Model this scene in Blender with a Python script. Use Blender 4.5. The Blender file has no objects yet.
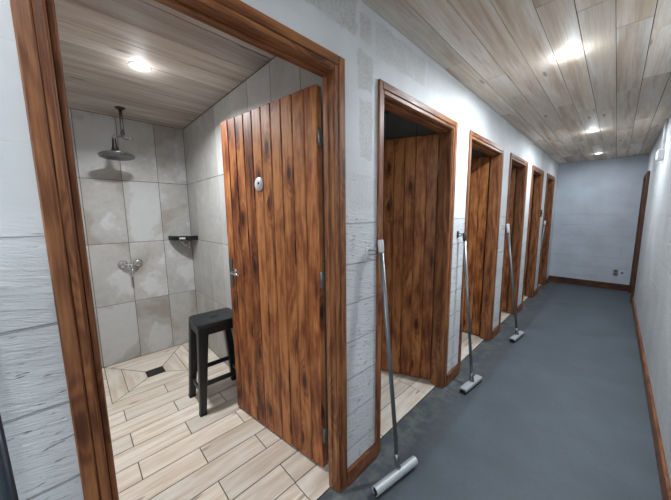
import bpy, bmesh, math, random
from mathutils import Vector, Matrix
random.seed(7)
scene = bpy.context.scene
COL = scene.collection

# ---------------------------------------------------------------- camera
cam_data = bpy.data.cameras.new('camera')
cam_data.sensor_fit = 'HORIZONTAL'; cam_data.sensor_width = 36.0
cam_data.lens = 270.79 * 36.0 / 671.0
cam_data.clip_start = 0.01; cam_data.clip_end = 100
cam = bpy.data.objects.new('camera', cam_data); COL.objects.link(cam)
rv = Vector((0.69685533, 0.71712748, -0.01099261))
uv_ = Vector((-0.08441048, 0.0972254, 0.99167641))
fv = Vector((-0.71222716, 0.69012709, -0.12828511))
m = Matrix((rv, uv_, -fv)).transposed().to_4x4()
m.translation = Vector((0.8885, 0.0, 1.430))
cam.matrix_world = m
scene.camera = cam

# ---------------------------------------------------------------- world, lights, exposure
world = bpy.data.worlds.new('world'); scene.world = world
world.use_nodes = True
world.node_tree.nodes['Background'].inputs[0].default_value = (0.6, 0.7, 0.85, 1)
world.node_tree.nodes['Background'].inputs[1].default_value = 0.05
vs = scene.view_settings
vs.view_transform = 'Standard'; vs.look = 'None'; vs.gamma = 1.0; vs.use_curve_mapping = False
vs.exposure = 0.0

def lamp(name, x, y, z, power, color, size=0.034, spread=178):
    l = bpy.data.lights.new(name, 'POINT'); l.shadow_soft_size = size
    l.energy = power; l.color = color
    o = bpy.data.objects.new(name, l); o.location = (x, y, z); COL.objects.link(o)
    l = bpy.data.lights.new(name, 'AREA'); l.shape = 'DISK'; l.size = 0.09 if spread > 170 else 0.12
    l.energy = power * 1.06; l.color = color; l.spread = math.radians(spread)
    o2 = bpy.data.objects.new(name, l); o2.location = (x, y, z + 0.046); COL.objects.link(o2)
    o.data.energy = power * 0.055
    return o
COOL = (0.86, 0.94, 1.0)
P_C = 30.0
CORRIDOR_LAMPS = [(0.605, -2.6), (0.605, -0.22), (0.605, 2.287), (0.605, 4.57), (0.595, 6.36)]
POWERS = [2.3, 0.19, 0.92, 0.60, 0.21]  # first value: unseen lamp behind the camera, raised as ambient fill
CZ = 2.392      # corridor ceiling
SZ = 2.355      # shower ceiling
for (lx, ly), pw in zip(CORRIDOR_LAMPS, POWERS):
    lamp('downlight_beam', lx, ly, CZ - 0.060, P_C * pw, COOL)
lamp('downlight_beam', -1.25, 0.40, SZ - 0.060, 21.5, (0.95, 0.98, 1.0), 0.036, 152)

# ---------------------------------------------------------------- helpers
def lin(h):
    h = h.lstrip('#'); c = [int(h[i:i+2], 16) / 255 for i in (0, 2, 4)]
    return tuple((v / 12.92 if v <= 0.04045 else ((v + 0.055) / 1.055) ** 2.4) for v in c) + (1.0,)

class NT:
    def __init__(s, name):
        s.m = bpy.data.materials.new(name); s.m.use_nodes = True
        s.t = s.m.node_tree; s.t.nodes.clear()
        s.out = s.n('ShaderNodeOutputMaterial'); s.b = s.n('ShaderNodeBsdfPrincipled')
        s.t.links.new(s.b.outputs[0], s.out.inputs[0])
    def n(s, k, **kw):
        nd = s.t.nodes.new(k)
        for a, v in kw.items(): setattr(nd, a, v)
        return nd
    def put(s, sock, v):
        if isinstance(v, bpy.types.NodeSocket): s.t.links.new(v, sock)
        else:
            if isinstance(v, tuple) and len(v) == 3 and sock.type == 'RGBA': v = v + (1,)
            sock.default_value = v
    def math(s, op, a, b=0.0, c=None, clamp=False):
        nd = s.n('ShaderNodeMath', operation=op, use_clamp=clamp)
        s.put(nd.inputs[0], a); s.put(nd.inputs[1], b)
        if c is not None: s.put(nd.inputs[2], c)
        return nd.outputs[0]
    def vmath(s, op, a, b):
        nd = s.n('ShaderNodeVectorMath', operation=op); s.put(nd.inputs[0], a); s.put(nd.inputs[1], b)
        return nd.outputs[0]
    def sep(s, v):
        nd = s.n('ShaderNodeSeparateXYZ'); s.put(nd.inputs[0], v); return nd.outputs
    def comb(s, x, y, z=0.0):
        nd = s.n('ShaderNodeCombineXYZ'); s.put(nd.inputs[0], x); s.put(nd.inputs[1], y); s.put(nd.inputs[2], z)
        return nd.outputs[0]
    def noise(s, v, scale=1.0, detail=4, rough=0.55, dist=0.0):
        nd = s.n('ShaderNodeTexNoise'); s.put(nd.inputs['Vector'], v)
        nd.inputs['Scale'].default_value = scale; nd.inputs['Detail'].default_value = detail
        nd.inputs['Roughness'].default_value = rough; nd.inputs['Distortion'].default_value = dist
        return nd.outputs[0]
    def ramp(s, f, lo, hi, a=0.0, b=1.0, smooth=True):
        nd = s.n('ShaderNodeMapRange'); nd.interpolation_type = 'SMOOTHSTEP' if smooth else 'LINEAR'
        s.put(nd.inputs[0], f); nd.inputs[1].default_value = lo; nd.inputs[2].default_value = hi
        nd.inputs[3].default_value = a; nd.inputs[4].default_value = b
        return nd.outputs[0]
    def mix(s, f, a, b, mode='MIX'):
        nd = s.n('ShaderNodeMix', data_type='RGBA', blend_type=mode)
        s.put(nd.inputs[0], f); s.put(nd.inputs[6], a); s.put(nd.inputs[7], b)
        return nd.outputs[2]
    def set(s, color=None, rough=None, metal=None, spec=None):
        if color is not None: s.put(s.b.inputs['Base Color'], color)
        if rough is not None: s.put(s.b.inputs['Roughness'], rough)
        if metal is not None: s.put(s.b.inputs['Metallic'], metal)
        if spec is not None: s.put(s.b.inputs['Specular IOR Level'], spec)
        return s
    def bump(s, h, strength=0.3, dist=0.01):
        nd = s.n('ShaderNodeBump'); nd.inputs['Strength'].default_value = strength
        nd.inputs['Distance'].default_value = dist; s.put(nd.inputs['Height'], h)
        s.t.links.new(nd.outputs[0], s.b.inputs['Normal'])
    def pos(s): return s.n('ShaderNodeTexCoord').outputs['Object']
    def uvr(s):
        uv = s.sep(s.n('ShaderNodeUVMap').outputs[0])
        r = s.n('ShaderNodeNewGeometry').outputs['Random Per Island']
        return uv[0], uv[1], r

def plain(name, col, rough=0.5, metal=0.0, spec=0.5, speck=0.0):
    t = NT(name); c = lin(col)
    n = t.noise(t.pos(), 35, 3)
    dark = tuple(v * (0.82 - speck) for v in c[:3]) + (1,)
    t.set(t.mix(n, dark, c), t.ramp(n, 0.2, 0.8, rough * 0.85, min(1, rough * 1.15)), metal, spec)
    return t.m

def wood(name, light, mid, dark, rough=0.42, knots=1.0, var=0.35, grain=1.0):
    t = NT(name); u, v, r = t.uvr()
    off = t.math('MULTIPLY', r, 57.0)
    uu = t.math('ADD', u, off); vv = t.math('ADD', v, t.math('MULTIPLY', r, 23.0))
    # knots pull the grain around them
    kv = t.comb(t.math('MULTIPLY', uu, 3.1), t.math('MULTIPLY', vv, 9.0), off)
    vor = t.n('ShaderNodeTexVoronoi', voronoi_dimensions='2D'); vor.inputs['Scale'].default_value = 1.0
    t.put(vor.inputs['Vector'], kv); d = vor.outputs['Distance']; vc = t.sep(vor.outputs['Color'])[0]
    sel = t.ramp(vc, 0.42, 0.50)
    core = t.math('MULTIPLY', t.ramp(d, 0.05, 0.20, 1.0, 0.0), sel)
    halo = t.math('MULTIPLY', t.ramp(d, 0.05, 0.50, 1.0, 0.0), sel)
    wob = t.noise(t.comb(t.math('MULTIPLY', uu, 1.6), t.math('MULTIPLY', vv, 5.0), off), 1.0, 2)
    ring = t.math('ADD', t.math('MULTIPLY', vv, 20.0), t.math('MULTIPLY', wob, 7.0))
    ring = t.math('ADD', ring, t.math('MULTIPLY', halo, 2.6))
    ring = t.math('SINE', t.math('MULTIPLY', ring, 5.5))
    fine = t.noise(t.comb(t.math('MULTIPLY', uu, 7.0), t.math('MULTIPLY', vv, 170.0), off), 1.0, 4, 0.65)
    blot = t.noise(t.comb(t.math('MULTIPLY', uu, 1.9), t.math('MULTIPLY', vv, 17.0), off), 1.0, 4, 0.6, 0.8)
    big = t.noise(t.comb(t.math('MULTIPLY', uu, 4.5), t.math('MULTIPLY', vv, 9.0), off), 1.0, 3, 0.6)
    f = t.math('ADD', t.math('MULTIPLY', ring, 0.10 * grain), t.math('MULTIPLY', t.math('SUBTRACT', fine, 0.5), 0.75 * grain))
    f = t.math('ADD', f, t.math('MULTIPLY', t.math('SUBTRACT', blot, 0.5), 1.45))
    f = t.math('ADD', f, t.math('MULTIPLY', t.math('SUBTRACT', big, 0.5), 1.2 * knots))
    f = t.math('ADD', f, t.math('MULTIPLY', t.math('SUBTRACT', r, 0.5), var))
    f = t.math('ADD', f, 0.35, clamp=True)
    f = t.math('ADD', f, t.math('MULTIPLY', halo, 0.34 * knots), clamp=True)
    cr = t.n('ShaderNodeValToRGB'); e = cr.color_ramp.elements
    e[0].position = 0.05; e[0].color = lin(light); e[1].position = 0.95; e[1].color = lin(dark)
    k = e.new(0.5); k.color = lin(mid)
    t.put(cr.inputs[0], f)
    dk = tuple(x * 0.35 for x in lin(dark)[:3]) + (1,)
    col = t.mix(t.math('MULTIPLY', core, 0.85 * knots, clamp=True), cr.outputs[0], dk)
    t.set(col, t.ramp(fine, 0.2, 0.8, rough - 0.04, rough + 0.1), 0, 0.38)
    t.bump(t.math('ADD', fine, t.math('MULTIPLY', core, -0.6)), 0.25, 0.002)
    return t.m

def whitewash(name, base, pale, brown, rough=0.55, amt=1.0):
    """lime-washed ceiling boards: pale streaks over brown timber"""
    t = NT(name); u, v, r = t.uvr(); off = t.math('MULTIPLY', r, 61.0)
    uu = t.math('ADD', u, off); vv = t.math('ADD', v, off)
    st = t.noise(t.comb(t.math('MULTIPLY', uu, 0.6), t.math('MULTIPLY', vv, 15.0), off), 1.0, 5, 0.62, 0.3)
    fine = t.noise(t.comb(t.math('MULTIPLY', uu, 4.0), t.math('MULTIPLY', vv, 190.0), off), 1.0, 3, 0.6)
    blot = t.noise(t.comb(t.math('MULTIPLY', uu, 1.0), t.math('MULTIPLY', vv, 9.0), off), 1.0, 4, 0.6)
    c = t.mix(t.ramp(st, 0.28, 0.58), lin(brown), lin(base))
    c = t.mix(t.math('MULTIPLY', t.ramp(blot, 0.45, 0.68), 0.75), c, lin(pale))
    c = t.mix(t.math('MULTIPLY', t.ramp(fine, 0.35, 0.65, 1.0, 0.0), 0.30 * amt), c, lin(brown))
    tone = t.comb(*[t.ramp(r, 0, 1, 0.80, 1.12, False)] * 3)
    c = t.mix(1.0, c, tone, 'MULTIPLY')
    kv = t.comb(t.math('MULTIPLY', uu, 1.7), t.math('MULTIPLY', vv, 8.0), off)
    vor = t.n('ShaderNodeTexVoronoi', voronoi_dimensions='2D'); vor.inputs['Scale'].default_value = 1.0; t.put(vor.inputs['Vector'], kv)
    kn = t.math('MULTIPLY', t.ramp(vor.outputs['Distance'], 0.03, 0.13, 1.0, 0.0), t.ramp(t.sep(vor.outputs['Color'])[1], 0.84, 0.88))
    c = t.mix(t.math('MULTIPLY', kn, 0.6), c, lin('#4a3a2e'))
    t.set(c, rough, 0, 0.4); t.bump(fine, 0.2, 0.002)
    return t.m

def floor_tile(name):
    t = NT(name); u, v, r = t.uvr(); off = t.math('MULTIPLY', r, 43.0)
    uu = t.math('ADD', u, off); vv = t.math('ADD', v, off)
    st = t.noise(t.comb(t.math('MULTIPLY', uu, 2.2), t.math('MULTIPLY', vv, 22.0), off), 1.0, 5, 0.6, 0.5)
    bl = t.noise(t.comb(t.math('MULTIPLY', uu, 3.0), t.math('MULTIPLY', vv, 6.0), off), 1.0, 4, 0.6)
    c = t.mix(t.ramp(st, 0.3, 0.7), lin('#d3c1ae'), lin('#eee5d9'))
    c = t.mix(t.math('MULTIPLY', t.ramp(bl, 0.48, 0.72), 0.7), c, lin('#efe9e1'))
    kv = t.comb(t.math('MULTIPLY', uu, 2.6), t.math('MULTIPLY', vv, 9.0), off)
    vor = t.n('ShaderNodeTexVoronoi', voronoi_dimensions='2D'); vor.inputs['Scale'].default_value = 1.0; t.put(vor.inputs['Vector'], kv)
    kn = t.math('MULTIPLY', t.ramp(vor.outputs['Distance'], 0.03, 0.14, 1.0, 0.0), t.ramp(t.sep(vor.outputs['Color'])[1], 0.70, 0.76))
    c = t.mix(t.math('MULTIPLY', kn, 0.6), c, lin('#6b5038'))
    c = t.mix(1.0, c, t.comb(*[t.ramp(r, 0, 1, 0.86, 1.08, False)] * 3), 'MULTIPLY')
    t.set(c, t.ramp(bl, 0.3, 0.7, 0.30, 0.45), 0, 0.5)
    t.bump(st, 0.12, 0.002)
    return t.m

def wall_tile(name, st=1.0):
    """cement-look wall tile, cloudy brown stains, a different cut on every tile"""
    t = NT(name); u, v, r = t.uvr(); off = t.math('MULTIPLY', r, 31.0)
    p = t.comb(t.math('ADD', u, off), t.math('ADD', v, off), off)
    n1 = t.noise(p, 1.7, 6, 0.5, 0.5)
    n2 = t.noise(p, 14.0, 5, 0.65)
    c = t.mix(t.ramp(n2, 0.3, 0.7), lin('#b0afad'), lin('#bfbebb'))
    edge = t.math('ADD', n1, t.math('MULTIPLY', t.math('SUBTRACT', n2, 0.5), 0.22))
    c = t.mix(t.math('MULTIPLY', t.ramp(edge, 0.52, 0.62), 0.72 * st), c, lin('#9c9388'))
    c = t.mix(t.math('MULTIPLY', t.ramp(edge, 0.40, 0.47, 1.0, 0.0), 0.65 * st), c, lin('#d9dadc'))
    c = t.mix(1.0, c, t.comb(*[t.ramp(r, 0, 1, 0.90, 1.06, False)] * 3), 'MULTIPLY')
    t.set(c, t.ramp(n1, 0.3, 0.7, 0.34, 0.5), 0, 0.5)
    t.bump(n2, 0.08, 0.002)
    return t.m

def block_wall(name, rows=True, joints=0.0, low=1.47, patches=(), base='#e0e2e4', axis=1, amp=1.0, JS=0.6, DK=0.8):
    """white painted block courses 0.2 m high, smooth rendered above `low`"""
    t = NT(name); p = t.pos(); s = t.sep(p); y = s[axis]; z = s[2]
    wob = t.math('MULTIPLY', t.math('SUBTRACT', t.noise(p, 3.0, 2), 0.5), 0.012)
    fr = t.math('FRACT', t.math('DIVIDE', t.math('ADD', t.math('ADD', z, 0.012), wob), 0.2))
    dl = t.math('ABSOLUTE', t.math('SUBTRACT', fr, 0.5))              # 0.5 at a joint
    joint = t.ramp(dl, 0.482, 0.497)
    if joints > 0:
        row = t.math('FLOOR', t.math('DIVIDE', t.math('ADD', z, 0.012), 0.2))
        sh = t.math('MULTIPLY', t.math('MODULO', row, 2.0), 0.5)
        fy = t.math('FRACT', t.math('ADD', t.math('DIVIDE', t.math('ADD', y, 5.0), joints), sh))
        vj = t.ramp(t.math('ABSOLUTE', t.math('SUBTRACT', fy, 0.5)), 0.491, 0.4985)
        joint = t.math('MAXIMUM', joint, vj)
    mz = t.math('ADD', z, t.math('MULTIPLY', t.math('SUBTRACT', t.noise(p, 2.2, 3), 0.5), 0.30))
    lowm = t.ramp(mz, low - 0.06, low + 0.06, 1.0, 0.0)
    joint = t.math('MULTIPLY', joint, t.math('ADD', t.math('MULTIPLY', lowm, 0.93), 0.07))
    # chiselled, combed grain
    g = t.noise(t.comb(t.math('MULTIPLY', y, 9.0), t.math('ADD', t.math('MULTIPLY', z, 75.0), t.math('MULTIPLY', y, 14.0)), 0.3), 1.0, 5, 0.7, 0.4)
    pit = t.noise(t.comb(t.math('MULTIPLY', y, 22.0), t.math('MULTIPLY', z, 85.0), 4.0), 1.0, 2, 0.5)
    clus = t.noise(p, 6.0, 2)
    pits = t.math('MULTIPLY', t.ramp(pit, 0.62, 0.68), t.ramp(clus, 0.46, 0.56))
    pits = t.math('MULTIPLY', pits, lowm)
    cl = t.noise(p, 2.5, 4)
    JC = lin('#f4f6f8'); b = lin(base); b2 = tuple(v * 0.86 for v in b[:3]) + (1,)
    c = t.mix(t.ramp(cl, 0.3, 0.7), b2, b)
    c = t.mix(t.math('MULTIPLY', t.ramp(g, 0.56, 0.76), t.math('MULTIPLY', lowm, 0.75 * amp)), c, lin('#6d7278'))
    c = t.mix(t.math('MULTIPLY', pits, 0.45 * amp * amp), c, lin('#4d5054'))
    c = t.mix(t.math('MULTIPLY', joint, JS), c, JC)
    c = t.mix(t.math('MULTIPLY', t.math('MULTIPLY', t.ramp(fr, 0.976, 0.990), lowm), DK), c, lin('#6f7378'))  # painted shadow: thin dark line just below each course joint
    rough_h = t.noise(p, 85.0, 4, 0.75)
    ragg = t.math('MULTIPLY', t.math('SUBTRACT', t.noise(p, 14.0, 4, 0.7), 0.5), 0.06)
    ptot = None
    for (y0, y1, z0, z1, st) in patches:
        a = t.math('MULTIPLY', t.ramp(t.math('ADD', y, ragg), y0 - 0.008, y0 + 0.008), t.ramp(t.math('ADD', y, ragg), y1 - 0.008, y1 + 0.008, 1.0, 0.0))
        q = t.math('MULTIPLY', t.ramp(t.math('ADD', z, ragg), z0 - 0.008, z0 + 0.008), t.ramp(t.math('ADD', z, ragg), z1 - 0.008, z1 + 0.008, 1.0, 0.0))
        a = t.math('MULTIPLY', t.math('MULTIPLY', a, q), st)
        ptot = a if ptot is None else t.math('MAXIMUM', ptot, a)
    if ptot is not None:
        pc = t.mix(t.ramp(rough_h, 0.40, 0.62), lin('#b3b0ab'), lin('#d3d1cc'))
        c = t.mix(t.math('MULTIPLY', ptot, t.ramp(t.noise(p, 9.0, 4, 0.7), 0.30, 0.62, 0.45, 1.0)), c, pc)
    t.set(c, 0.55, 0, 0.35)
    h = t.math('ADD', t.math('MULTIPLY', g, t.math('ADD', t.math('MULTIPLY', lowm, 1.0 * amp), 0.08)), t.math('MULTIPLY', joint, -1.5 * JS))
    h = t.math('ADD', h, t.math('MULTIPLY', pits, -0.6 * amp))
    if ptot is not None: h = t.math('ADD', h, t.math('MULTIPLY', ptot, t.math('SUBTRACT', rough_h, 0.8)))
    t.bump(h, 0.8, 0.008)
    return t.m

def corridor_floor():
    t = NT('grey_painted_floor'); p = t.pos(); s = t.sep(p)
    n = t.noise(p, 3.0, 4); n2 = t.noise(p, 60.0, 4, 0.7)
    c = t.mix(t.ramp(n, 0.3, 0.7), lin('#4f575e'), lin('#5a636b'))
    c = t.mix(t.math('MULTIPLY', t.ramp(n2, 0.4, 0.7), 0.25), c, lin('#474e55'))
    # worn bare concrete strip by the doors
    edge = t.math('ADD', s[0], t.math('MULTIPLY', t.math('SUBTRACT', t.noise(p, 5.0, 3), 0.5), 0.08))
    strip = t.ramp(edge, 0.215, 0.25, 1.0, 0.0)
    wear = t.math('MULTIPLY', t.ramp(edge, 0.02, 0.20, 1.0, 0.15), t.ramp(t.noise(p, 11.0, 5, 0.75), 0.42, 0.60))
    c = t.mix(t.math('MULTIPLY', strip, 0.45), c, lin('#3d4145'))
    c = t.mix(t.math('MULTIPLY', wear, t.math('MULTIPLY', strip, 0.55)), c, lin('#75756f'))
    t.set(c, t.math('ADD', t.math('MULTIPLY', strip, -0.08), t.ramp(n, 0.2, 0.8, 0.50, 0.62)), 0, 0.4)
    t.bump(n2, 0.15, 0.002)
    return t.m

M = {}
M['door'] = wood('stained_door_boards', '#c6834f', '#8e4f29', '#3f1a09', 0.42)
M['frame'] = wood('stained_frame_timber', '#a06a42', '#6b3c22', '#30160a', 0.40, knots=0.35, var=0.2)
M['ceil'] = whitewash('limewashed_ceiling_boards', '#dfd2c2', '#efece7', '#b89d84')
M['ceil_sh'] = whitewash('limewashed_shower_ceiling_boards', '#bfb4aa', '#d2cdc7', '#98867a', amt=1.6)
M['ceil_shade'] = whitewash('shade_coloured_shower_ceiling_boards', '#5a4636', '#6b5646', '#3f2e22')  # dark colour stands in for the shade inside the other stalls
M['frame_dark'] = wood('dark_stained_timber', '#6b452c', '#4a2c1b', '#26140b', 0.42, knots=0.6, var=0.2)
M['ftile'] = floor_tile('wood_look_floor_tile')
M['fgrout'] = plain('dark_floor_grout', '#4a3b30', 0.8)
M['wtile'] = wall_tile('cement_wall_tile')
M['wtile_side'] = wall_tile('pale_cement_wall_tile', 0.3)
M['wgrout'] = plain('grey_wall_grout', '#5e5852', 0.8)
M['gap'] = plain('dark_gap', '#17120e', 0.9)
PATCH = [(0.70, 1.005, 2.235, 2.50, 0.8), (1.03, 1.115, 2.235, 2.345, 0.7), (1.012, 1.125, 2.02, 2.185, 0.7),
         (1.15, 1.64, 2.205, 2.36, 0.55), (1.025, 1.125, 1.70, 1.975, 0.55), (1.67, 2.27, 2.22, 2.37, 0.3), (0.945, 1.17, 1.45, 1.62, 0.35)]
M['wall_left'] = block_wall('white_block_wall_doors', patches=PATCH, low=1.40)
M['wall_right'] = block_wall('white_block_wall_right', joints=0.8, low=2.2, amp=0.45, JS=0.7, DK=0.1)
M['wall_back'] = block_wall('white_block_wall_end', joints=0.8, low=1.45, axis=0, base='#cad3df', amp=0.4, JS=0.4, DK=0.05)
M['plaster'] = plain('painted_plaster', '#b6b9bb', 0.6)
M['cfloor'] = corridor_floor()
M['chrome'] = plain('polished_chrome', '#d6d8da', 0.14, 1.0)
M['steel'] = plain('brushed_steel', '#8d8f90', 0.34, 1.0)
M['darkmetal'] = plain('dark_bronze_metal', '#4c4a47', 0.40, 0.8)
M['alu'] = plain('dull_aluminium', '#7f8386', 0.38, 0.75)
M['alu_head'] = plain('anodised_aluminium_head', '#bcc1c4', 0.45, 0.25)
M['white'] = plain('white_plastic', '#d6d8d8', 0.4)
M['black'] = plain('black_plastic', '#0c0d0f', 0.45)
M['rubber'] = plain('black_rubber', '#0e0f10', 0.6)
M['stool'] = plain('charcoal_stool_plastic', '#1b1e22', 0.36)
M['navy'] = plain('dark_blue_grey_handle', '#27303a', 0.4, 0.2)
M['grey_plate'] = plain('grey_socket_plastic', '#8b8a86', 0.5)
def emit():
    t = NT('lit_lamp_diffuser'); t.set(lin('#f4f6f8'), 0.5)
    t.put(t.b.inputs['Emission Color'], lin('#f6faff')); t.put(t.b.inputs['Emission Strength'], 6.0)
    return t.m
M['lamp'] = emit()

# mesh builder -----------------------------------------------------
class MB:
    def __init__(s): s.bm = bmesh.new(); s.uv = s.bm.loops.layers.uv.new('UVMap')
    def face(s, vs, mi=0, uvs=None, smooth=False):
        f = s.bm.faces.new(vs); f.material_index = mi; f.smooth = smooth
        if uvs:
            for l, q in zip(f.loops, uvs): l[s.uv].uv = q
        return f
    def box(s, a, b, mi=0, along=None, bev=0.0, mat=None):
        """axis aligned box a..b; grain along axis `along`; chamfered edges"""
        a = Vector(a); b = Vector(b); d = b - a
        if along is None: along = max(range(3), key=lambda i: d[i])
        tmp = bmesh.new(); bmesh.ops.create_cube(tmp, size=1.0)
        for v in tmp.verts: v.co = Vector([a[i] + (v.co[i] + 0.5) * d[i] for i in range(3)])
        if bev > 0: bmesh.ops.bevel(tmp, geom=list(tmp.edges), offset=bev, segments=1, affect='EDGES')
        s._merge(tmp, mi, along, mat, ref=a)
    def _merge(s, tmp, mi, along, mat=None, smooth=False, ref=Vector((0, 0, 0))):
        tmp.normal_update(); mp = {}
        for v in tmp.verts: mp[v] = s.bm.verts.new(mat @ v.co if mat else v.co)
        for f in tmp.faces:
            try: nf = s.bm.faces.new([mp[v] for v in f.verts])
            except ValueError: continue
            nf.material_index = mi; nf.smooth = smooth
            n = f.normal; k = max(range(3), key=lambda i: abs(n[i]))
            oth = [i for i in range(3) if i != k]
            if along in oth: ua = along; va = [i for i in oth if i != along][0]
            else: ua, va = oth
            for l, v in zip(nf.loops, f.verts): l[s.uv].uv = (v.co[ua] - ref[ua], v.co[va] - ref[va] + 0.31 * k)
        tmp.free()
    def tube(s, pts, r, seg=16, mi=0, caps=True):
        pts = [Vector(p) for p in pts]; rs = r if isinstance(r, (list, tuple)) else [r] * len(pts)
        rings = []; prev = None
        for i, p in enumerate(pts):
            t = (pts[min(i + 1, len(pts) - 1)] - pts[max(i - 1, 0)]).normalized()
            if prev is None:
                x = t.orthogonal().normalized()
            else:
                x = (prev - t * prev.dot(t)).normalized()
            prev = x; y = t.cross(x)
            rings.append([s.bm.verts.new(p + (x * math.cos(2 * math.pi * k / seg) + y * math.sin(2 * math.pi * k / seg)) * rs[i]) for k in range(seg)])
        for i in range(len(rings) - 1):
            for k in range(seg):
                s.face([rings[i][k], rings[i][(k + 1) % seg], rings[i + 1][(k + 1) % seg], rings[i + 1][k]], mi, smooth=True)
        if caps:
            s.face(list(reversed(rings[0])), mi); s.face(rings[-1], mi)
    def lathe(s, prof, origin, axis=(0, 0, 1), seg=32, mi=0):
        """prof: (radius, distance along axis)"""
        ax = Vector(axis).normalized(); x = ax.orthogonal().normalized(); y = ax.cross(x); o = Vector(origin)
        rings = []
        for r, h in prof:
            if r <= 1e-6: rings.append([s.bm.verts.new(o + ax * h)])
            else: rings.append([s.bm.verts.new(o + ax * h + (x * math.cos(2 * math.pi * k / seg) + y * math.sin(2 * math.pi * k / seg)) * r) for k in range(seg)])
        for A, B in zip(rings, rings[1:]):
            for k in range(seg):
                k2 = (k + 1) % seg
                if len(A) == 1 and len(B) == 1: continue
                if len(A) == 1: s.face([A[0], B[k2], B[k]], mi, smooth=True)
                elif len(B) == 1: s.face([A[k], A[k2], B[0]], mi, smooth=True)
                else: s.face([A[k], A[k2], B[k2], B[k]], mi, smooth=True)
    def prism(s, poly, z0, z1, mi=0, along=1, bev=0.0, mat=None):
        """horizontal polygon (x, y) extruded in z"""
        tmp = bmesh.new()
        lo = [tmp.verts.new((x, y, z0)) for x, y in poly]; hi = [tmp.verts.new((x, y, z1)) for x, y in poly]
        n = len(poly)
        tmp.faces.new(list(reversed(lo))); tmp.faces.new(hi)
        for i in range(n): tmp.faces.new([lo[i], lo[(i + 1) % n], hi[(i + 1) % n], hi[i]])
        bmesh.ops.recalc_face_normals(tmp, faces=list(tmp.faces))
        if bev > 0: bmesh.ops.bevel(tmp, geom=list(tmp.edges), offset=bev, segments=2, affect='EDGES')
        s._merge(tmp, mi, along, mat)
    def build(s, name, mats, parent=None, loc=None, smooth_angle=None):
        bmesh.ops.recalc_face_normals(s.bm, faces=list(s.bm.faces))
        me = bpy.data.meshes.new(name); s.bm.to_mesh(me); s.bm.free()
        for mt in (mats if isinstance(mats, (list, tuple)) else [mats]): me.materials.append(mt)
        o = bpy.data.objects.new(name, me); COL.objects.link(o)
        if parent: o.parent = parent
        if loc: o.location = loc
        if smooth_angle:
            for p in me.polygons: p.use_smooth = True
            me.set_sharp_from_angle(angle=math.radians(smooth_angle))
        return o

def tag(o, label, cat, group=None, kind=None):
    o['label'] = label; o['category'] = cat
    if group: o['group'] = group
    if kind: o['kind'] = kind
    return o
def struct(o, label, cat): return tag(o, label, cat, None, 'structure')
def empty(name, loc=(0, 0, 0), rz=0.0):
    o = bpy.data.objects.new(name, None); o.location = loc; o.rotation_euler = (0, 0, rz)
    o.empty_display_size = 0.1; COL.objects.link(o); return o

# ---------------------------------------------------------------- measures
W = 1.187; YE = 7.132; YS = -3.2; XB = -2.42
# (outer left, outer right) of each door casing on the corridor face
DOORS = [(-0.045, 0.919), (1.167, 2.128), (2.385, 3.326), (3.610, 4.444), (4.757, 5.580), (5.924, 6.712)]
PART = [(-0.45, -0.25), (0.953, 1.150), (2.172, 2.368), (3.372, 3.590), (4.490, 4.738), (5.626, 5.905), (6.760, 7.132)]
CAS = 0.060      # casing board width
HO = 2.10        # casing top
WT = 0.08        # front wall thickness

# ---------------------------------------------------------------- shell
# corridor floor
b = MB(); b.box((-0.045, YS, -0.06), (W, YE, -0.004)); struct(b.build('floor', M['cfloor']), 'smooth dark grey painted corridor floor', 'floor')

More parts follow.
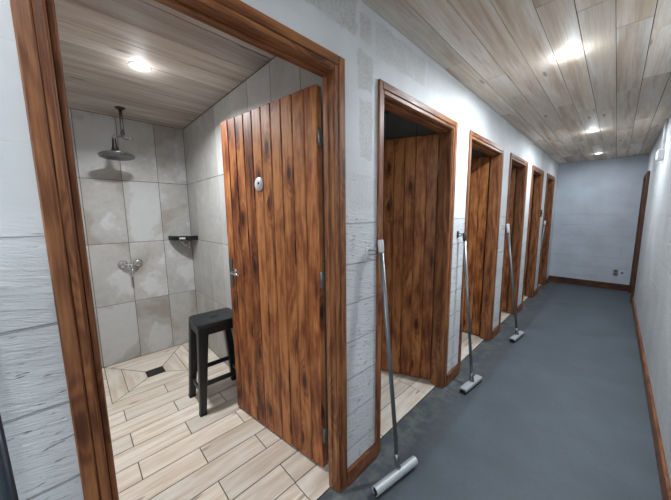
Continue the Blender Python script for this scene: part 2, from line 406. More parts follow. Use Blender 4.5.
# wood-look plank tiles in the stalls
PW, PL, G = 0.1508, 0.588, 0.0022
def clip_poly(poly, x0, x1, y0, y1):
    def cut(p, f, g):
        out = []
        for i in range(len(p)):
            a, c = p[i], p[(i + 1) % len(p)]; fa, fc = f(a), f(c)
            if fa >= 0: out.append(a)
            if fa * fc < 0:
                k = fa / (fa - fc); out.append((a[0] + (c[0] - a[0]) * k, a[1] + (c[1] - a[1]) * k))
        return out
    for f in (lambda q: q[0] - x0, lambda q: x1 - q[0], lambda q: q[1] - y0, lambda q: y1 - q[1]):
        poly = cut(poly, f, None)
        if len(poly) < 3: return []
    return poly
def stall_floor(y0, y1, pan, label):
    b = MB(); b.box((XB, y0, -0.06), (-0.046, y1, -0.0035), 1)
    xs1 = -0.047
    k = 0; x = -0.048
    while x > XB:
        xa = max(x - PW, XB); joint = 0.145 if k % 2 == 1 else 0.438
        if k == 0: joint = 0.73 - 0.588
        y = y0 + ((joint - y0) % PL) - PL
        while y < y1:
            ya, yb = max(y, y0), min(y + PL, y1)
            if yb - ya > 0.02:
                segs = [(xa, x, ya, yb)]
                if pan:
                    px0, px1, py0, py1 = pan
                    if xa < px1 - 0.01:      # rows crossing the drain pan
                        segs = []
                        if ya < py0: segs.append((xa, x, ya, min(yb, py0)))
                        if yb > py1: segs.append((xa, x, max(ya, py1), yb))
                for q in segs:
                    if q[3] - q[2] > 0.012:
                        b.box((q[0] + G, q[2] + G, -0.0035), (q[1] - G, q[3] - G, 0.0), 0, along=1, bev=0.0012)
            y += PL
        x -= PW; k += 1
    if pan:
        px0, px1, py0, py1 = pan; dx0, dx1, dy0, dy1 = -2.050, -1.920, 0.360, 0.498
        g = G
        # four mitred fields, each of two or three strips falling to the drain
        def lerp(a, c, f): return a + (c - a) * f
        fr = [0.0, 0.42, 1.0]
        for i in range(2):
            f0, f1 = fr[i], fr[i + 1]
            X0a, X0b = lerp(px0, dx0, f0), lerp(px0, dx0, f1); X1a, X1b = lerp(px1, dx1, f0), lerp(px1, dx1, f1)
            Y0a, Y0b = lerp(py0, dy0, f0), lerp(py0, dy0, f1); Y1a, Y1b = lerp(py1, dy1, f0), lerp(py1, dy1, f1)
            za, zb = -0.004 * f0, -0.004 * f1
            for poly, al in ([((X0a + g, Y0a + 3 * g), (X0a + g, Y1a - 3 * g), (X0b - g, Y1b - g), (X0b - g, Y0b + g)), 1],
                             [((X1b + g, Y0b + g), (X1b + g, Y1b - g), (X1a - g, Y1a - 3 * g), (X1a - g, Y0a + 3 * g)), 1],
                             [((X0a + 3 * g, Y0a + g), (X0b + g, Y0b - g), (X1b - g, Y0b - g), (X1a - 3 * g, Y0a + g)), 0],
                             [((X0b + g, Y1b + g), (X0a + 3 * g, Y1a - g), (X1a - 3 * g, Y1a - g), (X1b - g, Y1b + g)), 0]):
                b.prism(list(poly), -0.0035, 0.0, 0, al, 0.001)
    return struct(b.build('floor_shower', [M['ftile'], M['fgrout']]), label, 'floor')
stall_names = ['the first shower with the stool', 'the second shower, behind the first squeegee', 'the third shower', 'the fourth shower', 'the fifth shower', 'the sixth, farthest shower']
for i in range(6):
    stall_floor(PART[i][1], PART[i + 1][0], (XB, -0.048 - 11 * PW, 0.092, 0.765) if i == 0 else None, 'cream wood-look plank tile floor of ' + stall_names[i])

# ceilings ----------------------------------------------------------
def board_ceiling(name, x0, x1, y0, y1, z, mat, joints, label, pitch=0.1335, phase=0.0, cut=1):
    b = MB(); b.box((x0, y0, z + 0.006), (x1, y1, z + 0.08), 1)
    x = x0 + phase; k = 0
    if phase > 0.01: spans = [(x0, x0 + phase)]
    else: spans = []
    while x < x1 - 0.005: spans.append((x, min(x + pitch, x1))); x += pitch
    for k, (xa, xb) in enumerate(spans):
        js = joints.get(k)
        if js is None: js = [y0 + random.uniform(0.3, 1.9) + q * random.uniform(1.3, 1.9) for q in range(9)]
        ys = [y0] + sorted(q for q in js if y0 + 0.1 < q < y1 - 0.1) + [y1]
        for ya, yb in zip(ys, ys[1:]):
            b.box((xa + 0.0015, ya + 0.0014, z), (xb - 0.0015, yb - 0.0014, z + 0.0065), 0, along=1, bev=0.0016)
    return struct(b.build(name, [mat, M['gap']]), label, 'ceiling')
J = {0: [-2, -0.2, 1.9, 3.17, 4.6, 6.0], 1: [-1.6, 0.6, 2.27, 2.75, 3.0, 4.9, 6.3], 2: [-2.2, 0.2, 2.78, 4.2, 5.7],
     3: [-1.1, 1.0, 3.3, 5.1], 4: [-2, 0.1, 1.68, 3.62, 5.6], 5: [-0.9, 1.86, 3.66, 5.0, 6.5], 6: [-1.8, 0.4, 2.17, 3.30, 4.8, 6.2],
     7: [-1.2, 0.9, 2.33, 3.09, 4.4, 5.9], 8: [-2, 0.5, 1.9, 3.08, 4.9]}
board_ceiling('ceiling', 0.0, W, YS, YE, CZ, M['ceil'], J, 'limewashed timber board ceiling over the corridor', phase=0.136)
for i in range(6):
    board_ceiling('ceiling_shower', XB, -WT, PART[i][1], PART[i + 1][0], SZ, M['ceil_sh'] if i == 0 else M['ceil_shade'],
                  {k: [] for k in range(20)}, ('greyish limewashed' if i == 0 else 'shade-coloured') + ' board ceiling over ' + stall_names[i], pitch=0.2)

# corridor walls ----------------------------------------------------
b = MB()
edges = [YS] + [v for d in DOORS for v in d] + [YE]
IN = 0.030   # block stops behind the casing
for i in range(0, len(edges), 2):
    ya = edges[i] - (IN if i > 0 else 0); yb = edges[i + 1] + (IN if i + 1 < len(edges) - 1 else 0)
    b.box((-WT, ya, -0.02), (0.0, yb, CZ + 0.02))
for d in DOORS: b.box((-WT, d[0] + IN, HO - IN), (0.0, d[1] - IN, CZ + 0.02))
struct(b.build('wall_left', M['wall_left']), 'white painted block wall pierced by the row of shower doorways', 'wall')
b = MB(); DR = (6.25, 7.05)
b.box((W, YS, -0.05), (W + 0.1, DR[0], CZ + 0.02)); b.box((W, DR[1], -0.05), (W + 0.1, YE + 0.1, CZ + 0.02)); b.box((W, DR[0], 2.02), (W + 0.1, DR[1], CZ + 0.02))
struct(b.build('wall_right', M['wall_right']), 'white block wall along the right of the corridor', 'wall')
b = MB(); b.box((-0.0, YE, -0.05), (W, YE + 0.1, CZ + 0.02)); struct(b.build('wall_back', M['wall_back']), 'white block wall closing the far end of the corridor', 'wall')
b = MB(); b.box((-0.1, YS - 0.1, -0.05), (W + 0.1, YS, CZ + 0.1)); struct(b.build('wall_front', M['plaster']), 'plain painted wall closing the near end of the corridor', 'wall')

# tiled shower walls ------------------------------------------------
TW, TH, TG = 0.2965, 0.594, 0.0020
def tile_skin(b, plane, at, out, u0, u1, ulines, ztop):
    """tiles 0.3 x 0.6 as thin slabs proud of the wall; plane 'x' (wall facing +x) or 'y'"""
    us = sorted(set([u0, u1] + [u for u in ulines if u0 + 0.01 < u < u1 - 0.01]))
    zs = [0.0, 0.592, 1.184, 1.778, min(2.37, ztop)]
    if ztop > 2.37: zs.append(ztop)
    for ua, ub in zip(us, us[1:]):
        for za, zb in zip(zs, zs[1:]):
            if zb - za < 0.01: continue
            lo, hi = (at - 0.003, at) if out > 0 else (at, at + 0.003)
            if plane == 'x': b.box((lo, ua + TG, za + TG), (hi, ub - TG, zb - TG), 0, along=2, bev=0.001)
            else: b.box((ua + TG, lo, za + TG), (ub - TG, hi, zb - TG), 0, along=2, bev=0.001)
T = 0.003
for i in range(6):
    y0, y1 = PART[i][1], PART[i + 1][0]
    b = MB(); b.box((XB - 0.15, y0 - 0.03, -0.06), (XB - T, y1 + 0.03, SZ + 0.05), 1)
    base = 0.0895 if i == 0 else y0 + 0.1
    tile_skin(b, 'x', XB, 1, y0, y1, [base + k * TW for k in range(-3, 6)], SZ - 0.001)
    struct(b.build('wall_shower_back', [M['wtile'], M['wgrout']]), 'cement-look tiled back wall of ' + stall_names[i], 'wall')
xl = [-0.352 - 0.3 * k for k in range(0, 7)]
for i, (ya, yb) in enumerate(PART):
    b = MB(); last = i == len(PART) - 1
    b.box((XB + 0.001, ya + T, -0.06), (-WT - 0.001, (yb - T), SZ + 0.05), 1)
    tile_skin(b, 'y', ya, -1, XB + 0.002, -WT - 0.002, xl, SZ - 0.001)
    if not last: tile_skin(b, 'y', yb, 1, XB + 0.002, -WT - 0.002, xl, SZ - 0.001)
    lab = 'tiled side wall beyond the left edge of the first shower' if i == 0 else ('tiled wall at the far end of the row of showers' if last else 'tiled partition wall on the right of ' + stall_names[i - 1])
    struct(b.build('wall_partition', [M['wtile_side'], M['wgrout']]), lab, 'wall')

# baseboards --------------------------------------------------------
b = MB(); b.box((W - 0.018, YS, -0.004), (W, DR[0] - 0.005, 0.095), 0, 1, 0.003); struct(b.build('baseboard_right', M['frame']), 'brown timber skirting board along the right wall', 'baseboard')
b = MB(); b.box((0.0, YE - 0.018, -0.004), (W - 0.001, YE, 0.115), 0, 0, 0.003); struct(b.build('baseboard_back', M['frame_dark']), 'brown timber skirting board under the far end wall', 'baseboard')
bl = ['between the first and second doorways', 'between the second and third doorways', 'between the third and fourth doorways', 'between the fourth and fifth doorways', 'between the fifth and sixth doorways', 'past the sixth doorway']
for i in range(6):
    ya = DOORS[i][1]; yb = DOORS[i + 1][0] if i < 5 else YE - 0.019
    b = MB(); b.box((0.0, ya + 0.001, -0.004), (0.020, yb - 0.001, 0.088), 0, 1, 0.003)
    struct(b.build('baseboard_left', M['frame']), 'short brown skirting board ' + bl[i], 'baseboard')
b = MB(); b.box((0.0, YS, -0.004), (0.020, DOORS[0][0] - 0.001, 0.088), 0, 1, 0.003)
struct(b.build('baseboard_left', M['frame']), 'brown skirting board left of the first doorway', 'baseboard')

# ---------------------------------------------------------------- doors
LEAF_W, LEAF_H, LEAF_T = 0.86, 2.03, 0.040
def leaf_mesh(w, boards=10):
    """vertical v-jointed boards; hinge edge on x = 0, leaf runs to -x, outer face on y = 0 (towards -y)"""
    b = MB(); bw = w / boards
    for k in range(boards):
        b.box((-(k + 1) * bw + 0.0015, 0.0, 0.012), (-k * bw - 0.0015, LEAF_T, 0.012 + LEAF_H), 0, 2, 0.0050)
    b.box((-w + 0.004, 0.014, 0.016), (-0.004, LEAF_T - 0.012, 0.008 + LEAF_H), 0, 2)
    return b
def lever(b, x, y, z, side):
    """lever handle on the face at y, pointing back to the hinge side"""
    s = side
    b.lathe([(0, 0), (0.024, 0), (0.025, 0.003), (0.022, 0.007), (0.0095, 0.009), (0.0085, 0.036), (0, 0.037)], (x, y, z), (0, s, 0), 20)
    b.tube([(x, y + s * 0.034, z), (x + 0.02, y + s * 0.046, z + 0.001), (x + 0.06, y + s * 0.050, z + 0.002), (x + 0.115, y + s * 0.046, z - 0.002)], [0.0085, 0.0085, 0.0075, 0.0065], 12)
leaf_angles = [0.14, 0.40, 0.02, 0.14, 0.02, 0.10]
leaf_boards = [10, 10, 9, 8, 8, 8]
hand_words = ['first', 'second', 'third', 'fourth', 'fifth', 'sixth']
for i, (ya, yb) in enumerate(DOORS):
    root = empty('door_%d' % (i + 1), (0.0, (ya + yb) / 2, 0.0)); oy = (ya + yb) / 2
    labs = ['stained plank shower door open beside the stool, in brown timber frame', 'stained plank door of the second, dark shower', 'stained plank door of the third shower, behind the second squeegee',
            'stained plank door of the fourth shower, behind the third squeegee', 'stained plank door of the fifth shower with a latch by its jamb', 'stained plank door of the sixth shower nearest the end wall']
    struct(root, labs[i], 'door')
    A, B = ya - oy, yb - oy
    cl = 0.047 if i == 0 else CAS      # left casing shows narrower on the first door
    # casing on the corridor face: three boards with a rounded arris
    if i > 0: cl = 0.048
    c = MB()
    c.box((0.0, A, 0.0), (0.014, A + cl * 0.62, HO), 0, 2, 0.003); c.box((0.0, A + cl * 0.62, 0.0), (0.009, A + cl, HO - CAS * 0.62), 0, 2, 0.003)
    c.box((0.0, B - CAS * 0.62, 0.0), (0.014, B, HO), 0, 2, 0.003); c.box((0.0, B - CAS, 0.0), (0.009, B - CAS * 0.62, HO - CAS * 0.62), 0, 2, 0.003)
    c.box((0.0, A + cl * 0.62, HO - CAS * 0.62), (0.0135, B - CAS * 0.62, HO), 0, 1, 0.003)
    c.box((0.0, A + cl, HO - CAS), (0.0085, B - CAS, HO - CAS * 0.62), 0, 1, 0.003)
    c.build('architrave', M['frame'], root)
    # jambs and head lining, with the rebate and the stop
    JX = -0.064 if i == 0 else -0.095
    f = MB(); L0 = A + cl; R0 = B - CAS; H0 = HO - CAS
    f.box((JX, L0 - 0.022, 0.0), (0.002, L0 + 0.004, H0), 0, 2, 0.003)
    f.box((JX, R0 - 0.004, 0.0), (0.002, R0 + 0.022, H0), 0, 2, 0.003)
    f.box((JX, L0 + 0.004, H0 - 0.004), (0.002, R0 - 0.004, H0 + 0.022), 0, 1, 0.003)
    f.build('door_frame', M['frame'], root)
    s = MB(); ST = 0.024
    s.box((JX + 0.004, L0 + 0.004, 0.0), (-0.030, L0 + 0.004 + (0.015 if i == 0 else 0.010), H0 - 0.004), 0, 2, 0.003)
    s.box((JX + 0.004, R0 - 0.004 - 0.006, 0.0), (-0.030, R0 - 0.004, H0 - 0.004), 0, 2, 0.003)
    s.box((JX + 0.004, L0 + (0.0195 if i == 0 else 0.0145), H0 - 0.014), (-0.030, R0 - 0.0105, H0 - 0.004), 0, 1, 0.003)
    s.build('door_stop', M['frame'], root)
    # leaf
    w = 0.848 if i == 0 else LEAF_W if i == 1 else (0.84 if i == 2 else (yb - ya) - 0.11)
    hx, hy = (-0.142, B - 0.036) if i == 0 else (-0.108, B - 0.040)
    lf = leaf_mesh(w, leaf_boards[i]).build('door_leaf', M['door'], root, (hx, hy, 0.0))
    lf.rotation_euler = (0, 0, leaf_angles[i])
    # hinges on the hinge edge
    for z in (0.22, 1.10, 1.80):
        h = MB(); h.tube([(0.009, 0.006, z - 0.042), (0.009, 0.006, z + 0.042)], 0.0055, 10)
        for zz in (-0.02, 0.0, 0.02): h.lathe([(0.0065, -0.002), (0.0065, 0.002)], (0.009, 0.006, z + zz), (0, 0, 1), 10)
        h.box((0.0, 0.006, z - 0.038), (0.0016, 0.034, z + 0.038))
        h.build('hinge', M['steel'], lf)
    # lever, lock plate
    zl = 1.05
    h = MB(); lever(h, -w + 0.085, 0.0, zl, -1); h.build('door_handle', M['chrome' if i == 0 else 'darkmetal'], lf)
    h = MB(); h.box((-w - 0.0016, 0.008, zl - 0.105), (-w + 0.0005, 0.032, zl + 0.085), 0, 2, 0.0006)
    h.box((-w + 0.016, -0.005, zl - 0.10), (-w + 0.052, 0.0005, zl + 0.09), 0, 2, 0.0015)
    h.box((-w - 0.010, 0.013, zl - 0.012), (-w - 0.0010, 0.026, zl + 0.010), 0, 2, 0.001)
    h.build('lock_plate', M['steel'], lf)
    if i == 0:
        h = MB(); h.lathe([(0, 0), (0.039, 0), (0.0405, 0.002), (0.039, 0.0045), (0, 0.0048)], (-0.46, 0.0, 1.615), (0, -1, 0), 36)
        h.build('sign_disc', M['white'], lf)['label'] = 'round white disc on the door'
        h = MB(); h.lathe([(0, 0), (0.0075, 0), (0.0075, 0.0015), (0, 0.002)], (-0.462, -0.0045, 1.621), (0, -1, 0), 14)
        h.build('sign_screw', M['rubber'], lf)
    if i == 4:
        h = MB(); h.box((0.020, R0 + 0.012, 1.36), (0.034, R0 + 0.040, 1.48), 0, 2, 0.002); h.tube([(0.034, R0 + 0.026, 1.42), (0.048, R0 + 0.026, 1.42)], 0.007, 10)
        h.build('latch', M['darkmetal'], root)['label'] = 'dark metal latch plate on the frame'
    if i == 2:
        h = MB(); h.lathe([(0, 0), (0.013, 0), (0.013, 0.006), (0.006, 0.01), (0, 0.011)], (0.020, R0 + 0.02, 1.06), (1, 0, 0), 16)
        h.build('latch_knob', M['chrome'], root)
    if i == 5:
        h = MB(); h.tube([(-w + 0.30, -0.030, 0.98), (-w + 0.30, -0.038, 1.0), (-w + 0.30, -0.038, 1.24), (-w + 0.30, -0.030, 1.26)], 0.008, 10)
        h.tube([(-w + 0.30, 0.001, 1.0), (-w + 0.30, -0.038, 1.0)], 0.006, 8); h.tube([(-w + 0.30, 0.001, 1.24), (-w + 0.30, -0.038, 1.24)], 0.006, 8)
        h.build('pull_handle', M['steel'], lf)

# door in the right wall near the end
root = empty('door_7', (W, (DR[0] + DR[1]) / 2, 0)); struct(root, 'brown framed door in the right wall beside the far end', 'door')
oy = (DR[0] + DR[1]) / 2; A, B = DR[0] - oy, DR[1] - oy
c = MB(); c.box((-0.032, A - 0.005, 0), (0.0, A + 0.06, 2.03), 0, 2, 0.003); c.box((-0.032, B - 0.06, 0), (0.0, B + 0.003, 2.03), 0, 2, 0.003); c.box((-0.0315, A + 0.06, 1.97), (0.0, B - 0.06, 2.03), 0, 1, 0.003)
c.build('architrave', M['frame_dark'], root)
c = MB()
for k in range(8):
    y0 = A + 0.002 + k * (B - A - 0.004) / 8; c.box((0.012, y0, 0.0), (0.05, y0 + (B - A - 0.004) / 8, 2.015), 0, 2, 0.003)
c.build('door_leaf', M['door'], root)

# ---------------------------------------------------------------- downlights
def downlight(x, y, z, label):
    r = empty('ceiling_downlight', (x, y, z)); tag(r, label, 'ceiling light', 'round recessed ceiling downlights')
    b = MB(); b.lathe([(0.044, -0.001), (0.045, -0.003), (0.058, -0.003), (0.060, -0.001), (0.060, 0.001), (0.044, 0.001)], (0, 0, 0), (0, 0, 1), 40); b.build('trim_ring', M['white'], r)
    b = MB(); b.lathe([(0, -0.006), (0.018, -0.0055), (0.032, -0.0045), (0.040, -0.003), (0.044, -0.0015), (0.044, 0.001), (0, 0.001)], (0, 0, 0), (0, 0, 1), 40); b.build('diffuser', M['lamp'], r)
dl = {2: 'lit round downlight in the corridor ceiling, nearest and largest of three in the photo', 3: 'lit round downlight, middle one of the three in the corridor ceiling', 4: 'lit round downlight in the corridor ceiling closest to the end wall',
      1: 'lit round downlight in the corridor ceiling above the photographer', 0: 'unseen corridor lamp behind the camera, raised as ambient fill'}
for k, (lx, ly) in enumerate(CORRIDOR_LAMPS):
    if k >= 1: downlight(lx, ly, CZ, dl[k])
downlight(-1.25, 0.40, SZ, 'lit round downlight in the ceiling of the first shower')

# ---------------------------------------------------------------- overhead shower
r = empty('overhead_shower', (-2.13, 0.392, SZ)); tag(r, 'round rain shower head hanging on a pipe from the shower ceiling', 'shower head')
b = MB(); b.lathe([(0, 0), (0.036, 0), (0.036, -0.006), (0.030, -0.012), (0.013, -0.015), (0, -0.015)], (0, 0, 0), (0, 0, 1), 28); b.build('ceiling_flange', M['darkmetal'], r)
b = MB(); b.tube([(0, 0, -0.012), (0, 0.0, -0.195)], 0.013, 16); b.lathe([(0, 0), (0.015, 0), (0.016, 0.006), (0.016, 0.026), (0.013, 0.03), (0, 0.03)], (0, 0, -0.222), (0, 0, 1), 18); b.build('pipe', M['steel'], r)
b = MB(); b.tube([(0, 0.0, -0.205), (0.0, -0.006, -0.232), (0.0, -0.03, -0.238), (0.0, -0.058, -0.240), (0, -0.068, -0.255), (0, -0.068, -0.29)], [0.009, 0.009, 0.009, 0.009, 0.0095, 0.010], 14); b.build('swivel_arm', M['steel'], r)
b = MB(); b.lathe([(0, 0), (0.040, 0), (0.043, 0.006), (0.040, 0.014), (0.02, 0.018), (0, 0.018)], (0.01, 0.030, -0.254), (0, 0, 1), 24); b.tube([(0, 0.0, -0.240), (0, 0.025, -0.240)], 0.007, 10); b.build('diverter', M['chrome'], r)['label'] = 'small round chrome diverter on the pipe'
b = MB(); b.lathe([(0.014, 0.02), (0.016, -0.02), (0.020, -0.05), (0.029, -0.08), (0.044, -0.102), (0, -0.103)], (0, -0.064, -0.285), (0, 0, 1), 28); b.build('neck', M['darkmetal'], r)
b = MB(); b.lathe([(0, 0.012), (0.045, 0.010), (0.118, 0.002), (0.125, -0.003), (0.124, -0.010), (0, -0.012)], (0, -0.056, -0.398), (0, 0.0, 1), 48); o = b.build('spray_plate', M['steel'], r); o.rotation_euler = (0, math.radians(-7), 0); o.location = (-0.048, 0, -0.004)
b = MB()   # rings of rubber nozzles: one textured field
for rr, nn in ((0.02, 6), (0.045, 14), (0.07, 22), (0.095, 30)):
    for k in range(nn):
        a = 2 * math.pi * k / nn; b.lathe([(0.0018, 0.001), (0.0014, -0.003), (0, -0.003)], (rr * math.cos(a), -0.056 + rr * math.sin(a), -0.4098), (0, 0, 1), 6)
nz = b.build('nozzle_field', M['rubber'], r); nz['kind'] = 'stuff'; nz.rotation_euler = (0, math.radians(-7), 0); nz.location = (-0.048, 0, -0.004)

# mixer tap -----------------------------------------------------------
r = empty('shower_mixer', (XB, 0.383, 0.965)); tag(r, 'chrome shower mixer tap with two round wall flanges on the tiled back wall', 'tap')
for dy in (-0.062, 0.058):
    b = MB(); b.lathe([(0, 0), (0.040, 0), (0.041, 0.004), (0.036, 0.016), (0.022, 0.026), (0, 0.028)], (0.0, dy, 0.012), (1, 0, 0), 30); b.build('wall_flange', M['chrome'], r)
b = MB(); b.tube([(0.020, -0.062, 0.012), (0.048, -0.056, 0.012), (0.056, -0.035, 0.008), (0.056, 0.035, 0.008), (0.048, 0.052, 0.012), (0.020, 0.058, 0.012)], 0.012, 16)
b.lathe([(0, 0), (0.020, 0), (0.021, 0.02), (0.018, 0.045), (0, 0.048)], (0.056, 0.0, 0.018), (0.3, 0, -1), 20); b.build('mixer_body', M['chrome'], r)
b = MB(); b.tube([(0.066, 0.0, -0.02), (0.076, 0.0, -0.055), (0.082, 0.001, -0.105)], [0.012, 0.011, 0.014], 14); b.build('lever', M['chrome'], r)

# corner shelf --------------------------------------------------------
cx, cy, cz = XB, 0.953, 1.205
r = empty('corner_shelf', (cx, cy, cz)); tag(r, 'black corner soap shelf high on the shower tiles', 'shelf')
R0 = 0.225; arc = [(R0 * math.sin(a), -R0 * math.cos(a)) for a in [math.pi / 2 * k / 10 for k in range(11)]]
b = MB(); b.prism([(0.0, -0.0)] + arc, -0.004, 0.0, 0, 1); b.build('shelf_plate', M['black'], r)
b = MB(); n = len(arc)
for k in range(n - 1):
    (x0, y0), (x1, y1) = arc[k], arc[k + 1]
    s0 = 0.965; poly = [(x0, y0), (x1, y1), (x1 * s0, y1 * s0), (x0 * s0, y0 * s0)]
    b.prism(poly, -0.020, 0.024, 0, 1)
b.build('rim', M['black'], r)
al = math.radians(52)
b = MB(); b.box((-0.002, -0.030, -0.008), (0.0025, 0.030, 0.010), 0, 1, mat=Matrix.Translation((R0 * math.sin(al), -R0 * math.cos(al), 0.0)) @ Matrix.Rotation(al - math.pi / 2, 4, 'Z'))
b.build('label_plate', M['white'], r)
b = MB(); b.tube([(0.09, -0.135, -0.006), (0.10, -0.120, -0.05), (0.11, -0.085, -0.085), (0.10, -0.050, -0.095)], 0.008, 10)
b.tube([(0.10, -0.060, -0.006), (0.12, -0.055, -0.05), (0.11, -0.055, -0.09)], 0.007, 10); b.lathe([(0, 0), (0.010, 0.002), (0.010, 0.02), (0, 0.022)], (0.11, -0.055, -0.108), (0, 0, 1), 14)
b.build('hook', M['chrome'], r)['label'] = 'chrome hook under the shelf'

# drain ---------------------------------------------------------------
r = empty('floor_drain', (-1.985, 0.429, 0.0)); tag(r, 'black rectangular drain grate in the shower floor', 'drain')
b = MB(); w2, h2 = 0.063, 0.067
for q in (((-w2, -h2), (w2, -h2 + 0.006)), ((-w2, h2 - 0.006), (w2, h2)), ((-w2, -h2), (-w2 + 0.006, h2)), ((w2 - 0.006, -h2), (w2, h2))):
    b.box((q[0][0], q[0][1], -0.0035), (q[1][0], q[1][1], 0.0012))
b.box((-w2, -h2, -0.0035), (w2, h2, -0.0030)); b.build('drain_frame', M['black'], r)
b = MB()
for k in range(10):
    x = -w2 + 0.008 + k * 0.0118; b.box((x, -h2 + 0.007, -0.0028), (x + 0.0075, h2 - 0.007, 0.0008), 0, 1, 0.0006)
b.build('grate', M['black'], r)

# ---------------------------------------------------------------- stool
sx, sy = -1.222, 0.728
r = empty('stool', (sx, sy, 0.0), math.radians(-2)); tag(r, 'tall black plastic stool standing on the shower floor behind the open door', 'stool')
SH = 0.665; tx, ty = 0.128, 0.148; fx, fy = 0.155, 0.185
def rrect(hx, hy, rad, n=5):
    out = []
    for (cx_, cy_, a0) in ((hx - rad, hy - rad, 0), (-hx + rad, hy - rad, 90), (-hx + rad, -hy + rad, 180), (hx - rad, -hy + rad, 270)):
        for k in range(n + 1):
            a = math.radians(a0 + 90 * k / n); out.append((cx_ + rad * math.cos(a), cy_ + rad * math.sin(a)))
    return out
def loft(b, rings, mi=0, cap0=True, cap1=True):
    vr = [[b.bm.verts.new(p) for p in rg] for rg in rings]; n = len(vr[0])
    for A_, B_ in zip(vr, vr[1:]):
        for k in range(n): b.face([A_[k], A_[(k + 1) % n], B_[(k + 1) % n], B_[k]], mi, smooth=True)
    if cap0: b.face(list(reversed(vr[0])), mi)
    if cap1: b.face(vr[-1], mi)
b = MB(); rings = []
for off, z in ((-0.006, -0.030), (0.006, -0.030), (0.010, -0.024), (0.010, -0.010), (0.006, -0.002), (-0.004, 0.0), (-0.04, -0.004)):
    rings.append([(x, y, SH + z) for x, y in rrect(tx + off, ty + off, 0.035)])
loft(b, rings)
b.build('seat', M['stool'], r, smooth_angle=40)
b = MB(); loft(b, [[(x, y, SH - 0.0035) for x, y in rrect(0.010, 0.028, 0.009, 4)], [(x, y, SH - 0.0020) for x, y in rrect(0.010, 0.028, 0.009, 4)]]); b.build('grip_hole', M['rubber'], r)
b = MB()   # apron under the seat, arched a little between the legs
for sgn in (-1, 1):
    b.box((sgn * tx - 0.006, -ty + 0.01, SH - 0.085), (sgn * tx + 0.006, ty - 0.01, SH - 0.028), 0, 1, 0.003)
    b.box((-tx + 0.01, sgn * ty - 0.006, SH - 0.085), (tx - 0.01, sgn * ty + 0.006, SH - 0.028), 0, 0, 0.003)
b.build('apron', M['stool'], r)
for ix in (-1, 1):
    for iy in (-1, 1):
        b = MB(); rings = []
        for f, hw in ((0.0, 0.037), (0.12, 0.033), (0.5, 0.0285), (1.0, 0.022)):
            z = (SH - 0.028) * (1 - f) + 0.012 * f
            px = ix * (tx * (1 - f) + fx * f); py = iy * (ty * (1 - f) + fy * f)
            px -= ix * (hw - 0.006); py -= iy * (hw - 0.006)
            rings.append([(px + x, py + y, z) for x, y in rrect(hw, hw, 0.007, 3)])
        loft(b, rings); lg = b.build('leg', M['stool'], r, smooth_angle=40)
        b = MB(); px = ix * (fx - 0.016); py = iy * (fy - 0.016)
        loft(b, [[(px + x, py + y, z) for x, y in rrect(0.0235, 0.0235, 0.006, 3)] for z in (0.0, 0.016)]); b.build('foot_cap', M['rubber'], lg)
def legpt(ix, iy, z, ins=0.018):
    f = (SH - 0.028 - z) / (SH - 0.04)
    return ix * (tx * (1 - f) + fx * f - ins), iy * (ty * (1 - f) + fy * f - ins)
for (a0, a1, z) in (((1, -1), (1, 1), 0.215), ((-1, -1), (-1, 1), 0.215), ((-1, -1), (1, -1), 0.15), ((-1, 1), (1, 1), 0.15)):
    p0 = legpt(*a0, z); p1 = legpt(*a1, z); b = MB()
    if a0[0] == a1[0]: b.box((p0[0] - 0.008, p0[1], z - 0.018), (p0[0] + 0.008, p1[1], z + 0.018), 0, 1, 0.004)
    else: b.box((p0[0], p0[1] - 0.008, z - 0.018), (p1[0], p0[1] + 0.008, z + 0.018), 0, 0, 0.004)
    b.build('footrest', M['stool'], r)

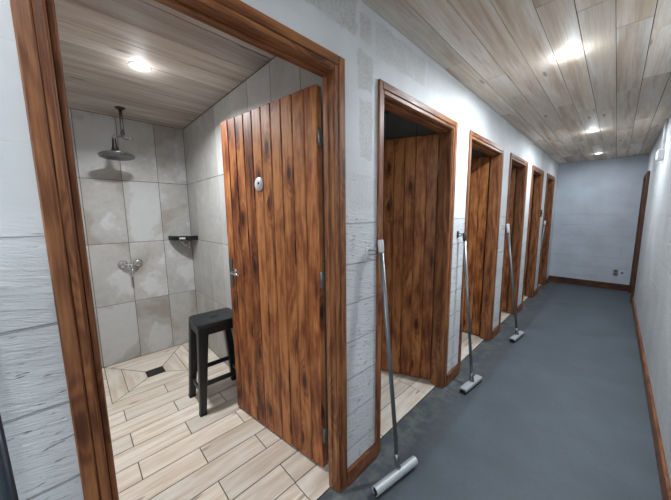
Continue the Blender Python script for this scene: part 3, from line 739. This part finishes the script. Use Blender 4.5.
# ---------------------------------------------------------------- squeegees
def squeegee(top, foot, hy0, hy1, hx0, hx1, kind, label, grip='white', pole='alu', gl=0.065, pr=0.0115):
    """pole leans from the wall to the head that lies on the floor"""
    top = Vector(top); foot = Vector(foot); base = Vector((foot.x, foot.y, 0.0))
    r = empty('floor_squeegee', (base.x, base.y, -0.004)); tag(r, label, 'squeegee', 'squeegees leaning beside the shower doors')
    lo = lambda v: Vector(v) - Vector((base.x, base.y, -0.004))
    d = (top - foot).normalized()
    b = MB(); b.tube([lo(foot), lo(top - d * 0.02)], pr, 16); b.build('pole', M[pole], r)
    b = MB(); b.tube([lo(top - d * gl), lo(top - d * (gl - 0.004)), lo(top - d * 0.004), lo(top)], [pr + 0.001, pr + 0.0035, pr + 0.0035, pr], 18)
    b.build('grip', M[grip], r)
    h0 = lo(Vector((hx0, hy0, 0))); h1 = lo(Vector((hx1, hy1, 0))); ax = (h1 - h0).normalized(); L = (h1 - h0).length
    rot = Matrix.Translation(h0) @ Matrix((ax, Vector((-ax.y, ax.x, 0)), Vector((0, 0, 1)))).transposed().to_4x4()
    if kind == 'tube':
        b = MB(); R1 = 0.0235; zc = 0.032; prof = []
        n = 22; ro = [(R1 * math.cos(a), R1 * math.sin(a)) for a in [math.radians(-70 + 320 * k / n) for k in range(n + 1)]]
        ri = [((R1 - 0.0035) * math.cos(a), (R1 - 0.0035) * math.sin(a)) for a in [math.radians(250 - 320 * k / n) for k in range(n + 1)]]
        loop = ro + ri
        V0 = [b.bm.verts.new(rot @ Vector((0, y, zc + z))) for y, z in loop]; V1 = [b.bm.verts.new(rot @ Vector((L, y, zc + z))) for y, z in loop]
        m_ = len(loop)
        for k in range(m_): b.face([V0[k], V0[(k + 1) % m_], V1[(k + 1) % m_], V1[k]], 0, smooth=False)
        for VV in (V0, V1):
            for k in range(n): b.face([VV[k], VV[k + 1], VV[m_ - 2 - k], VV[m_ - 1 - k]], 0)
        b.build('head', M['alu_head'], r, smooth_angle=35)
        b = MB(); b.box((0.004, -0.010, 0.0), (L - 0.004, 0.010, 0.020), 0, 0, 0.002, rot)
        b.box((0.006, -0.018, 0.014), (L - 0.006, 0.018, 0.046), 0, 0, 0.002, rot); b.build('rubber_blade', M['rubber'], r)
        zt = 0.060
    else:
        b = MB(); b.box((0, -0.026, 0.030), (L, 0.026, 0.043), 0, 0, 0.003, rot); b.box((0, 0.018, 0.018), (L, 0.026, 0.034), 0, 0, 0.002, rot)
        b.box((0, -0.026, 0.018), (L, -0.018, 0.034), 0, 0, 0.002, rot); b.build('head', M['alu_head'], r)
        b = MB(); b.box((-0.003, -0.024, 0.0), (L + 0.003, -0.010, 0.029), 0, 0, 0.002, rot); b.box((-0.003, 0.010, 0.0), (L + 0.003, 0.024, 0.029), 0, 0, 0.002, rot)
        b.box((-0.002, -0.024, 0.010), (L + 0.002, 0.024, 0.030), 0, 0, 0.001, rot); b.build('rubber_blade', M['rubber'], r)
        zt = 0.043
    # socket joining pole and head
    b = MB(); f0 = lo(foot); b.tube([f0 + d * 0.075, f0 + d * 0.02, f0 - Vector((0, 0, 0.008))], [pr + 0.004, pr + 0.004, 0.008], 14)
    c0 = Vector((f0.x, f0.y, zt)); off = Vector((-ax.y, ax.x, 0)) * 0.016
    b.tube([f0 + d * 0.03 + off * 0.7, c0 + off * 1.1 + Vector((0, 0, 0.004))], 0.004, 8); b.tube([f0 + d * 0.03 - off * 0.7, c0 - off * 1.1 + Vector((0, 0, 0.004))], 0.004, 8)
    b.build('socket', M['steel'], r)
    return r
def wall_clip(y, z, pole_y, label, dark=False):
    r = empty('wall_clip', (0.0, y, z)); tag(r, label, 'clip', 'wall clips for the squeegees')
    m_ = M['darkmetal'] if dark else M['white']
    b = MB(); b.box((0.0, -0.016, -0.028), (0.006, 0.016, 0.028), 0, 2, 0.002); b.build('back_plate', m_, r)
    b = MB(); dy = pole_y - y
    b.tube([(0.004, 0.0, 0.012), (0.020, dy * 0.4, 0.010), (0.030, dy * 0.6, 0.004), (0.026, dy * 0.75, -0.010), (0.014, dy * 0.4, -0.014), (0.004, 0.0, -0.012)], 0.0032, 8)
    b.build('hook', M['steel'] if not dark else M['darkmetal'], r)
squeegee((0.048, 1.140, 1.300), (0.168, 1.155, 0.062), 0.975, 1.280, 0.150, 0.202, 'tube', 'squeegee with white round tube head, nearest on the corridor floor before the second doorway')
wall_clip(1.095, 1.235, 1.148, 'small pale wall clip holding the nearest squeegee')
squeegee((0.045, 2.268, 1.275), (0.165, 2.268, 0.045), 2.115, 2.400, 0.150, 0.180, 'flat', 'squeegee with flat silver head standing between the second and third doorways', grip='darkmetal', pole='steel')
wall_clip(2.245, 1.262, 2.268, 'dark metal wall clip holding the squeegee between second and third doorways', True)
squeegee((0.045, 3.520, 1.310), (0.205, 3.560, 0.045), 3.400, 3.700, 0.195, 0.225, 'flat', 'squeegee with flat silver head standing between the third and fourth doorways', pole='alu', gl=0.10)
wall_clip(3.480, 1.270, 3.52, 'small white wall clip holding the squeegee between third and fourth doorways')
squeegee((0.040, 5.860, 1.290), (-0.065, 6.060, 0.045), 6.000, 6.200, -0.075, -0.060, 'flat', 'farthest squeegee, leaning in the sixth doorway', pole='alu')
squeegee((0.040, -0.160, 1.290), (0.160, -0.120, 0.062), -0.30, 0.00, 0.165, 0.165, 'tube', 'dark handled squeegee leaning at the left edge beside the first doorway', grip='navy', pole='navy', pr=0.0135, gl=0.2)

# ---------------------------------------------------------------- fittings on the walls
r = empty('wall_light_switch', (W, 4.62, 2.03)); tag(r, 'white wall box high on the right wall with a white conduit above', 'switch box')
b = MB(); b.box((-0.050, -0.050, -0.055), (0.0, 0.050, 0.055), 0, 2, 0.006); b.build('box', M['white'], r)
b = MB(); b.box((-0.056, -0.032, -0.040), (-0.049, 0.032, 0.040), 0, 2, 0.003); b.build('cover', M['white'], r)
b = MB(); b.tube([(-0.014, 0, 0.05), (-0.014, 0, CZ - 2.03)], 0.011, 14)
for z in (0.14, 0.27): b.box((-0.028, -0.018, z), (0.0, 0.018, z + 0.012), 0, 1, 0.002)
b.build('conduit', M['white'], r)
r = empty('power_socket', (0.965, YE, 0.315)); tag(r, 'small grey wall socket plate low on the far end wall', 'socket')
b = MB(); b.box((-0.032, -0.010, -0.055), (0.032, 0.0, 0.055), 0, 2, 0.003); b.build('plate', M['grey_plate'], r)
for z in (-0.028, 0.022):
    b = MB(); b.box((-0.014, -0.0125, z), (0.014, -0.0095, z + 0.02), 0, 0, 0.001); b.build('socket_hole', M['black'], r)
r = MB(); r.lathe([(0, 0), (0.016, 0), (0.014, 0.006), (0, 0.007)], (1.05, YE, 0.320), (0, -1, 0), 14)
tag(r.build('round_wall_fitting', M['darkmetal']), 'tiny dark knob on the end wall right of the grey socket', 'knob')
